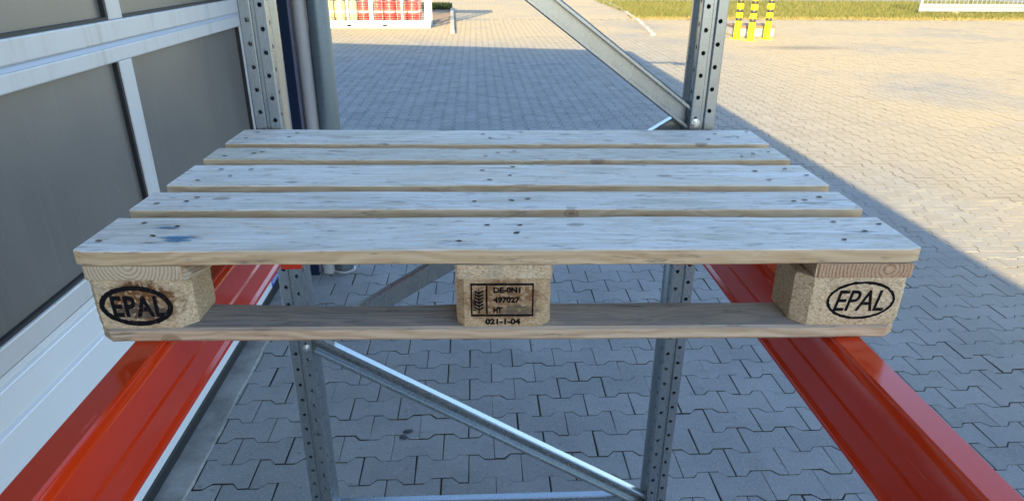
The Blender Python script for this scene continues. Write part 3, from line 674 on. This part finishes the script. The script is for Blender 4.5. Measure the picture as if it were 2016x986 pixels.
def block(x0, x1, y0, y1, mat, ci, co_l, co_r, seed):
    """chipboard block with clipped vertical corners; front-left and front-right clip sizes"""
    z0, z1 = .0224, T0 - .0448; cx, cy, cz = (x0 + x1) / 2, (y0 + y1) / 2, (z0 + z1) / 2; a, b = (x1 - x0) / 2, (y1 - y0) / 2; r_ = random.Random(seed)
    fl, fr = co_l, co_r; bk_ = .006
    ring = [(-a, -b + fl * 1.1), (-a + fl, -b), (a - fr, -b), (a, -b + fr * 1.1), (a, b - bk_), (a - bk_, b), (-a + bk_, b), (-a, b - bk_)]
    sub = []
    for i in range(8):
        p, q_ = ring[i], ring[(i + 1) % 8]; k = max(1, int(math.hypot(p[0] - q_[0], p[1] - q_[1]) / .006))
        for t in range(k): sub.append((p[0] + (q_[0] - p[0]) * t / k, p[1] + (q_[1] - p[1]) * t / k))
    sec = []
    for kz in range(14):
        z = -(z1 - z0) / 2 + (z1 - z0) * kz / 13
        ins = .0012 if kz in (0, 13) else 0
        sec.append([(x * (1 - ins / a) + r_.gauss(0, .00035), y * (1 - ins / b) + r_.gauss(0, .00025), z) for x, y in sub])
    return autosmooth(MB().loft(sec).build('block', mat, pal, loc=(cx, cy, cz)), 30)
bxs = [(-.594, -.4535), (-.0690, .0700), (.4335, .5965)]
blk = {}
for r_, (y0, y1) in enumerate([(.0015, .1015), (.3275, .4725), (.6985, .7985)]):
    for c_, (x0, x1) in enumerate(bxs):
        mt = CHIP
        if r_ == 0: mt = (CHIP_L, CHIP_C, CHIP)[c_]
        fl = (.010, .012, .020)[c_] if r_ == 0 else .008; fr = (.020, .014, .012)[c_] if r_ == 0 else .008
        blk[r_, c_] = block(x0, x1, y0, y1, mt, 0, fl, fr, r_ * 3 + c_)
# splinter under the corner of the deck
MB().loft([[(-.010, 0, -.006), (.010, -.002, -.007), (.012, .010, .004), (-.012, .010, .006)], [(-.004, .05, -.002), (.006, .05, -.003), (.006, .055, .003), (-.004, .055, .003)]]).build('splinter', W_END_PALE, S1, loc=(.066, -.397, -.003), rot=(0, .35, -.5))
# brands
def oval(name, rx, rz, t, parent, loc, seed):
    r_ = random.Random(seed); V = []; Fq = []; n = 72
    for i in range(n):
        a = 2 * math.pi * i / n
        for k in (0, 1):
            jj = r_.gauss(0, .00035); V.append(((rx + (t / 2 if k else -t / 2) + jj) * math.cos(a), -.0006, (rz + (t / 2 if k else -t / 2) + jj) * math.sin(a)))
    for i in range(n):
        j = (i + 1) % n; Fq.append((2 * i, 2 * j, 2 * j + 1, 2 * i + 1))
    return obj(name, V, Fq, BURN, parent, loc=loc)
yb = -.05
bl = blk[0, 0]; ofl = bl.location
oval('brand_oval', .0485,   .0280, .0078, bl, (-.5300 - ofl.x, yb, -.0851 + .144 - ofl.z), 1)
text_obj('brand_lettering', 'EPAL', .04, BURN, bl, (-.5270 - ofl.x, yb - .0004, -.0858 + .144 - ofl.z), fit=(.0765, .0335), shear=0.0, offset=.0013, thick=.0003, space=1.08)
br_ = blk[0, 2]; ofr = br_.location
oval('brand_oval', .0490, .0285, .0042, br_, (.5278 - ofr.x, yb, -.0808 + .144 - ofr.z), 2)
text_obj('brand_lettering', 'EPAL', .04, BURN, br_, (.5270 - ofr.x, yb - .0004, -.0813 + .144 - ofr.z), fit=(.0757, .0333), shear=.22, offset=.0003, thick=.0003, space=.95)
bc = blk[0, 1]; ofc = bc.location
def cz(z): return z + .144 - ofc.z
q = MB()
def rect(x0, x1, z0, z1): q.box(x0 - ofc.x, x1 - ofc.x, yb - .0006, yb + .0005, cz(z0), cz(z1))
rect(-.0472, .0445, -.0548, -.0516); rect(-.0472, .0445, -.1043, -.1012); rect(-.0472, -.0448, -.1011, -.0549); rect(.0421, .0445, -.1011, -.0549); rect(-.0252, -.0226, -.1011, -.0549)
q.build('brand_frame', BURN, bc)
# wheat-ear mark
q = MB(); xm = -.0352 - ofc.x; yy = yb - .0004
q.box(xm - .0008, xm + .0008, yy, yb + .0004, cz(-.0995), cz(-.060))
for i in range(6):
    z = cz(-.0645 - i * .0052)
    for s_ in (-1, 1):
        q.add([(xm, yy - .0002, z - .0045), (xm + s_ * .0065, yy - .0002, z - .0005), (xm + s_ * .0065, yy - .0002, z + .0025), (xm, yy - .0002, z - .001)], [(0, 1, 2, 3)])
q.build('wheat_ear_mark', BURN, bc)
text_obj('brand_lettering', 'IPPC', .01, BURN, bc, (-.0415 - ofc.x, yy - .0004, cz(-.080)), (math.pi / 2, -math.pi / 2, 0), fit=(.030, .0042), offset=.0002, thick=.0002)
text_obj('brand_lettering', 'DE-0N1', .012, BURN, bc, (.0055 - ofc.x, yy, cz(-.0622)), fit=(.0395, .0092), offset=.0006, thick=.0003)
text_obj('brand_lettering', '497027', .012, BURN, bc, (.0050 - ofc.x, yy, cz(-.0778)), fit=(.0390, .0096), offset=.0006, thick=.0003)
text_obj('brand_lettering', 'HT', .012, BURN, bc, (-.0080 - ofc.x, yy, cz(-.0942)), fit=(.0125, .0098), offset=.0006, thick=.0003)
text_obj('brand_lettering', '021-1-04', .012, BURN, bc, (-.0005 - ofc.x, yy, cz(-.1128)), fit=(.0520, .0095), offset=.0006, thick=.0003)
q = MB(); 
for i in range(9):
    x = .006 + i * .0035; q.add([(x - ofc.x, yy, cz(-.0935)), (x + .0042 - ofc.x, yy, cz(-.0928 + .0008 * math.sin(i))), (x + .004 - ofc.x, yy, cz(-.0914 + .0006 * math.sin(i * 2)))], [(0, 1, 2)])
q.build('crayon_mark', CRAYON_G, bc)
# nails
nm_ = []
for k in range(5):
    r_ = random.Random(k + 50); V = [(0, 0, -.0002)]; rx = r_.uniform(.0032, .0058); ry = r_.uniform(.0026, .004)
    for i in range(12):
        a = 2 * math.pi * i / 12; f_ = r_.uniform(.82, 1.12) * (1.35 if i in (0, 6) and k % 2 else 1); V.append((rx * f_ * math.cos(a), ry * f_ * math.sin(a), .0005))
    me = bpy.data.meshes.new('nail'); me.from_pydata(V, [], [(0, 1 + i, 1 + (i + 1) % 12) for i in range(12)]); me.materials.append(NAIL); nm_.append(me)
r_ = random.Random(5)
for di, d_ in enumerate(decks):
    wide = di in (0, 2, 4); yc = d_.location.y; hw = .0725 if wide else .05
    for xc in (-.527, 0, .527):
        offs = [(-.042, -.030), (.036, -.012), (-.028, .034), (.040, .040)] if wide else [(-.035, -.022), (.03, .018), (.002, -.002)]
        for ox, oy in offs:
            o = bpy.data.objects.new('nail', r_.choice(nm_)); C.objects.link(o); o.parent = d_
            o.location = (xc + ox + r_.uniform(-.022, .022) - d_.location.x, oy + r_.uniform(-.014, .014), .0111 + .0009); o.rotation_euler = (0, 0, r_.gauss(0, .3))
# blue crayon smears on the deck
for (x, y, l_, w_) in ((-.472, .052, .030, .006), (-.468, .040, .022, .005), (-.505, .096, .020, .004)):
    V = []; n = 12
    for i in range(n + 1):
        t = i / n; hh = w_ * math.sin(math.pi * min(1, max(0.05, t))) * r_.uniform(.5, 1.1); V += [(l_ * (t - .5) * 2, -hh, 0), (l_ * (t - .5) * 2, hh, 0)]
    d_ = decks[0]; obj('crayon_smear', V, [(2 * i, 2 * i + 2, 2 * i + 3, 2 * i + 1) for i in range(n)], CRAYON_B, d_, loc=(x - d_.location.x, y - d_.location.y, .0111 + .0011))

# ================================================================== YARD OBJECTS
# gas bottle cage
CX0, CX1, CY0, CD, CH = -6.9, -1.27, 20.56, 1.25, 2.5
cage = tag(empty('gas_bottle_cage', (CX1, CY0, 0)), 'white steel mesh cage full of red and cream gas bottles on the sunny yard', 'cage')
def cb(q, x0, x1, y0, y1, z0, z1): q.box(x0 - CX1, x1 - CX1, y0, y1, z0, z1)
q = MB()
cb(q, CX0, -3.52, 0, .06, 0, .13); cb(q, -3.40, -2.555, 0, .06, 0, .13); cb(q, -2.435, CX1, 0, .06, 0, .13)
for x in (-3.52, -2.555):
    cb(q, x, x + .12, .0, .06, .085, .13); cb(q, x, x + .12, .0, .06, .0, .035)
cb(q, CX0, CX1, CD - .06, CD, 0, .13); cb(q, CX1 - .06, CX1, .061, CD - .061, 0, .13); cb(q, CX0, CX0 + .06, .061, CD - .061, 0, .13)
q.build('base_frame', CAGEW, cage)
q = MB()
for x in (CX0, CX1 - .07):
    for y in (0, CD - .07): cb(q, x, x + .07, y, y + .07, .1305, CH)
for y in (0, CD - .06): cb(q, CX0 + .071, CX1 - .071, y, y + .06, CH - .07, CH)
for x in (CX0, CX1 - .06): cb(q, x, x + .06, .071, CD - .071, CH - .07, CH)
q.build('post_frame', CAGEW, cage)
q = MB(); cb(q, CX0 + .07, CX1 - .07, .065, CD - .065, .1, .14); q.build('floor', GALV_FAR, cage)
q = MB(); cb(q, CX0 - .03, CX1 + .03, -.03, CD + .03, CH + .002, CH + .03); q.build('roof', CAGEW, cage)
edges = [(CX0 + .08, -5.43), (-5.42, -4.15), (-4.14, -2.845), (-2.835, CX1 - .085)]
for a, b in edges:
    q = MB(); z0, z1 = .14, CH - .09
    for x in (a, b - .045): cb(q, x, x + .045, -.032, -.002, z0, z1)
    cb(q, a + .046, b - .046, -.032, -.002, z0, z0 + .05); cb(q, a + .046, b - .046, -.032, -.002, z1 - .05, z1)
    mid = (a + b) / 2 + (.09 if a > -3 else .02); cb(q, mid - .02, mid + .02, -.032, -.003, z0 + .051, z1 - .051)
    dr = q.build('door', CAGEW, cage); q = MB()
    z = z0 + .09
    while z < z1 - .06: q.box(a + .047 - CX1, b - .047 - CX1, -.018, -.014, z, z + .003); z += .06
    x = a + .09
    while x < b - .06: q.box(x - CX1, x + .004 - CX1, -.0125, -.0085, z0 + .051, z1 - .051); x += .2
    struct(q.build('wire_mesh', CAGEW, dr), 'stuff')
for side_x, nm2 in ((CX1 - .03, 'side_mesh'), (CX0 + .03, 'side_mesh')):
    q = MB(); z = .2
    while z < CH - .1: q.box(side_x - .003 - CX1, side_x + .002 - CX1, .07, CD - .07, z, z + .005); z += .05
    y = .15
    while y < CD - .1: q.box(side_x + .0025 - CX1, side_x + .006 - CX1, y, y + .004, .14, CH - .1); y += .2
    struct(q.build(nm2, CAGEW, cage), 'stuff')
bp = MB().lathe([(.115, 0), (.125, .0), (.128, .05), (.118, .07), (.146, .10), (.150, .13), (.150, .42), (.142, .475), (.115, .515), (.06, .54), (.03, .545)], 20)
bd = MB().lathe([(.1512, .235), (.1518, .24), (.1518, .275), (.1512, .28)], 20)
cl_ = MB().lathe([(.085, .515), (.088, .52), (.088, .62), (.080, .62), (.080, .52)], 14)
mesh_of = {}
for key, mt in (('r', BOT_R), ('c', BOT_C)):
    o = bp.build('body', mt); mesh_of[key] = o.data; C.objects.unlink(o); bpy.data.objects.remove(o)
o = bd.build('band', BAND); mb_ = o.data; C.objects.unlink(o); bpy.data.objects.remove(o)
o = cl_.build('collar', GALV_FAR); mc_ = o.data; C.objects.unlink(o); bpy.data.objects.remove(o)
for me in list(mesh_of.values()) + [mb_, mc_]: me.polygons.foreach_set('use_smooth', [True] * len(me.polygons))
px_ = [-1.72, -2.04, -2.36, -2.68, -3.06, -3.38, -3.70, -4.02, -4.34, -4.66]
for row in (0, 1, 2):
    for i, x in enumerate(px_):
        key = 'r' if x > -3.2 else 'c'
        b_ = empty('gas_bottle', (x + (.03 if row else 0), CY0 + .24 + row * .33, .1405)); 
        tag(b_, ('red' if key == 'r' else 'cream') + ' gas bottle standing in the ' + ('front', 'middle', 'rear')[row] + ' row inside the white cage', 'gas bottle', ('red' if key == 'r' else 'cream') + ' gas bottles in the cage, ' + ('front', 'middle', 'rear')[row] + ' row')
        for nm2, me in (('body', mesh_of[key]), ('band', mb_), ('collar', mc_)):
            link(bpy.data.objects.new(nm2, me), b_)
# bollards
def bollard(x, y, label):
    b_ = tag(empty('bollard', (x, y, 0)), label, 'bollard', 'bollards guarding the shaft')
    MB().lathe([(.03, .0), (.16, .0), (.16, .012), (.08, .016)], 24).build('base_plate', YEL, b_)
    autosmooth(MB().lathe([(.068, .016), (.075, .02), (.075, .395), (.068, .40), (.0675, 1.06), (.06, 1.09), (.02, 1.10)], 24).build('shaft', YEL, b_))
    for z0 in (.402, .592, .792): autosmooth(MB().lathe([(.0682, z0), (.0695, z0 + .002), (.0695, z0 + .072), (.0682, z0 + .074)], 24).build('black_band', BLK, b_))
    for z0 in (.478, .67, .87): autosmooth(MB().lathe([(.070, z0), (.079, z0 + .006), (.079, z0 + .104), (.070, z0 + .11)], 24).build('yellow_sleeve', YEL, b_))
bollard(6.31, 17.78, 'yellow and black banded bollard in front of the shaft, on the rack side')
bollard(6.52, 17.40, 'yellow and black banded bollard in the middle of the three, standing forward')
bollard(7.04, 17.75, 'yellow and black banded bollard in front of the shaft, on the gate side')
sh = tag(empty('shaft_cover', (6.95, 18.75, 0)), 'low concrete shaft with a rusty lid behind the yellow bollards', 'shaft')
MB().box(-.48, .48, -.45, .45, 0, .20, .02).build('concrete_ring', KERB, sh); MB().box(-.50, .50, -.47, .47, .201, .25, .01).build('lid', RUST, sh)
# gate
gt = tag(empty('sliding_gate', (15.75, 26.6, 0)), 'galvanised sliding gate of thin upright bars by the grass verge', 'gate')
GL = 6.5
MB().box(0, GL, -.04, .04, .10, .24, .01).build('bottom_rail', GALV_FAR, gt); MB().box(.0, GL, -.035, .035, .2415, .36, .01).build('bottom_rail', GALV_FAR, gt)
MB().box(0, .10, -.04, .04, .361, 1.8, .01).build('gate_post', GALV_FAR, gt); MB().box(.10, GL, -.035, .035, 1.72, 1.8, .01).build('top_rail', GALV_FAR, gt)
bme = MB().box(-.009, .009, -.009, .009, .362, 1.719).build('bar', GALV_FAR, gt); bme.location = (.26, 0, 0)
for i in range(1, 38):
    o = bme.copy(); C.objects.link(o); o.parent = gt; o.location = (.26 + i * .165, 0, 0)
for x in (1.2, 4.8): MB().box(x, x + .22, -.15, .15, 0.0, .099, .01).build('roller', KERB, gt)
# two withered leaves on the pavers
LFM = N('withered_leaf', .8, base=(.030, .032, .04)).m
for (x, y, a, sc_, lb) in ((-.335, 1.512, .35, 1.15, 'larger dark withered leaf lying on the grey pavers under the brace'), (-.350, 1.470, -.3, .95, 'smaller dark withered leaf lying beside a larger one on the pavers')):
    o = obj('fallen_leaf', [(-.020 * sc_, 0, .0015), (-.010 * sc_, .012, .004), (.008 * sc_, .013, .003), (.022 * sc_, .003, .0018), (.012 * sc_, -.010, .0028), (-.008 * sc_, -.011, .0035), (0, 0, .005)], [(0, 6, 1), (1, 6, 2), (2, 6, 3), (3, 6, 4), (4, 6, 5), (5, 6, 0)], LFM, loc=(x, y, .001), rot=(0, 0, a))
    tag(o, lb, 'leaf')
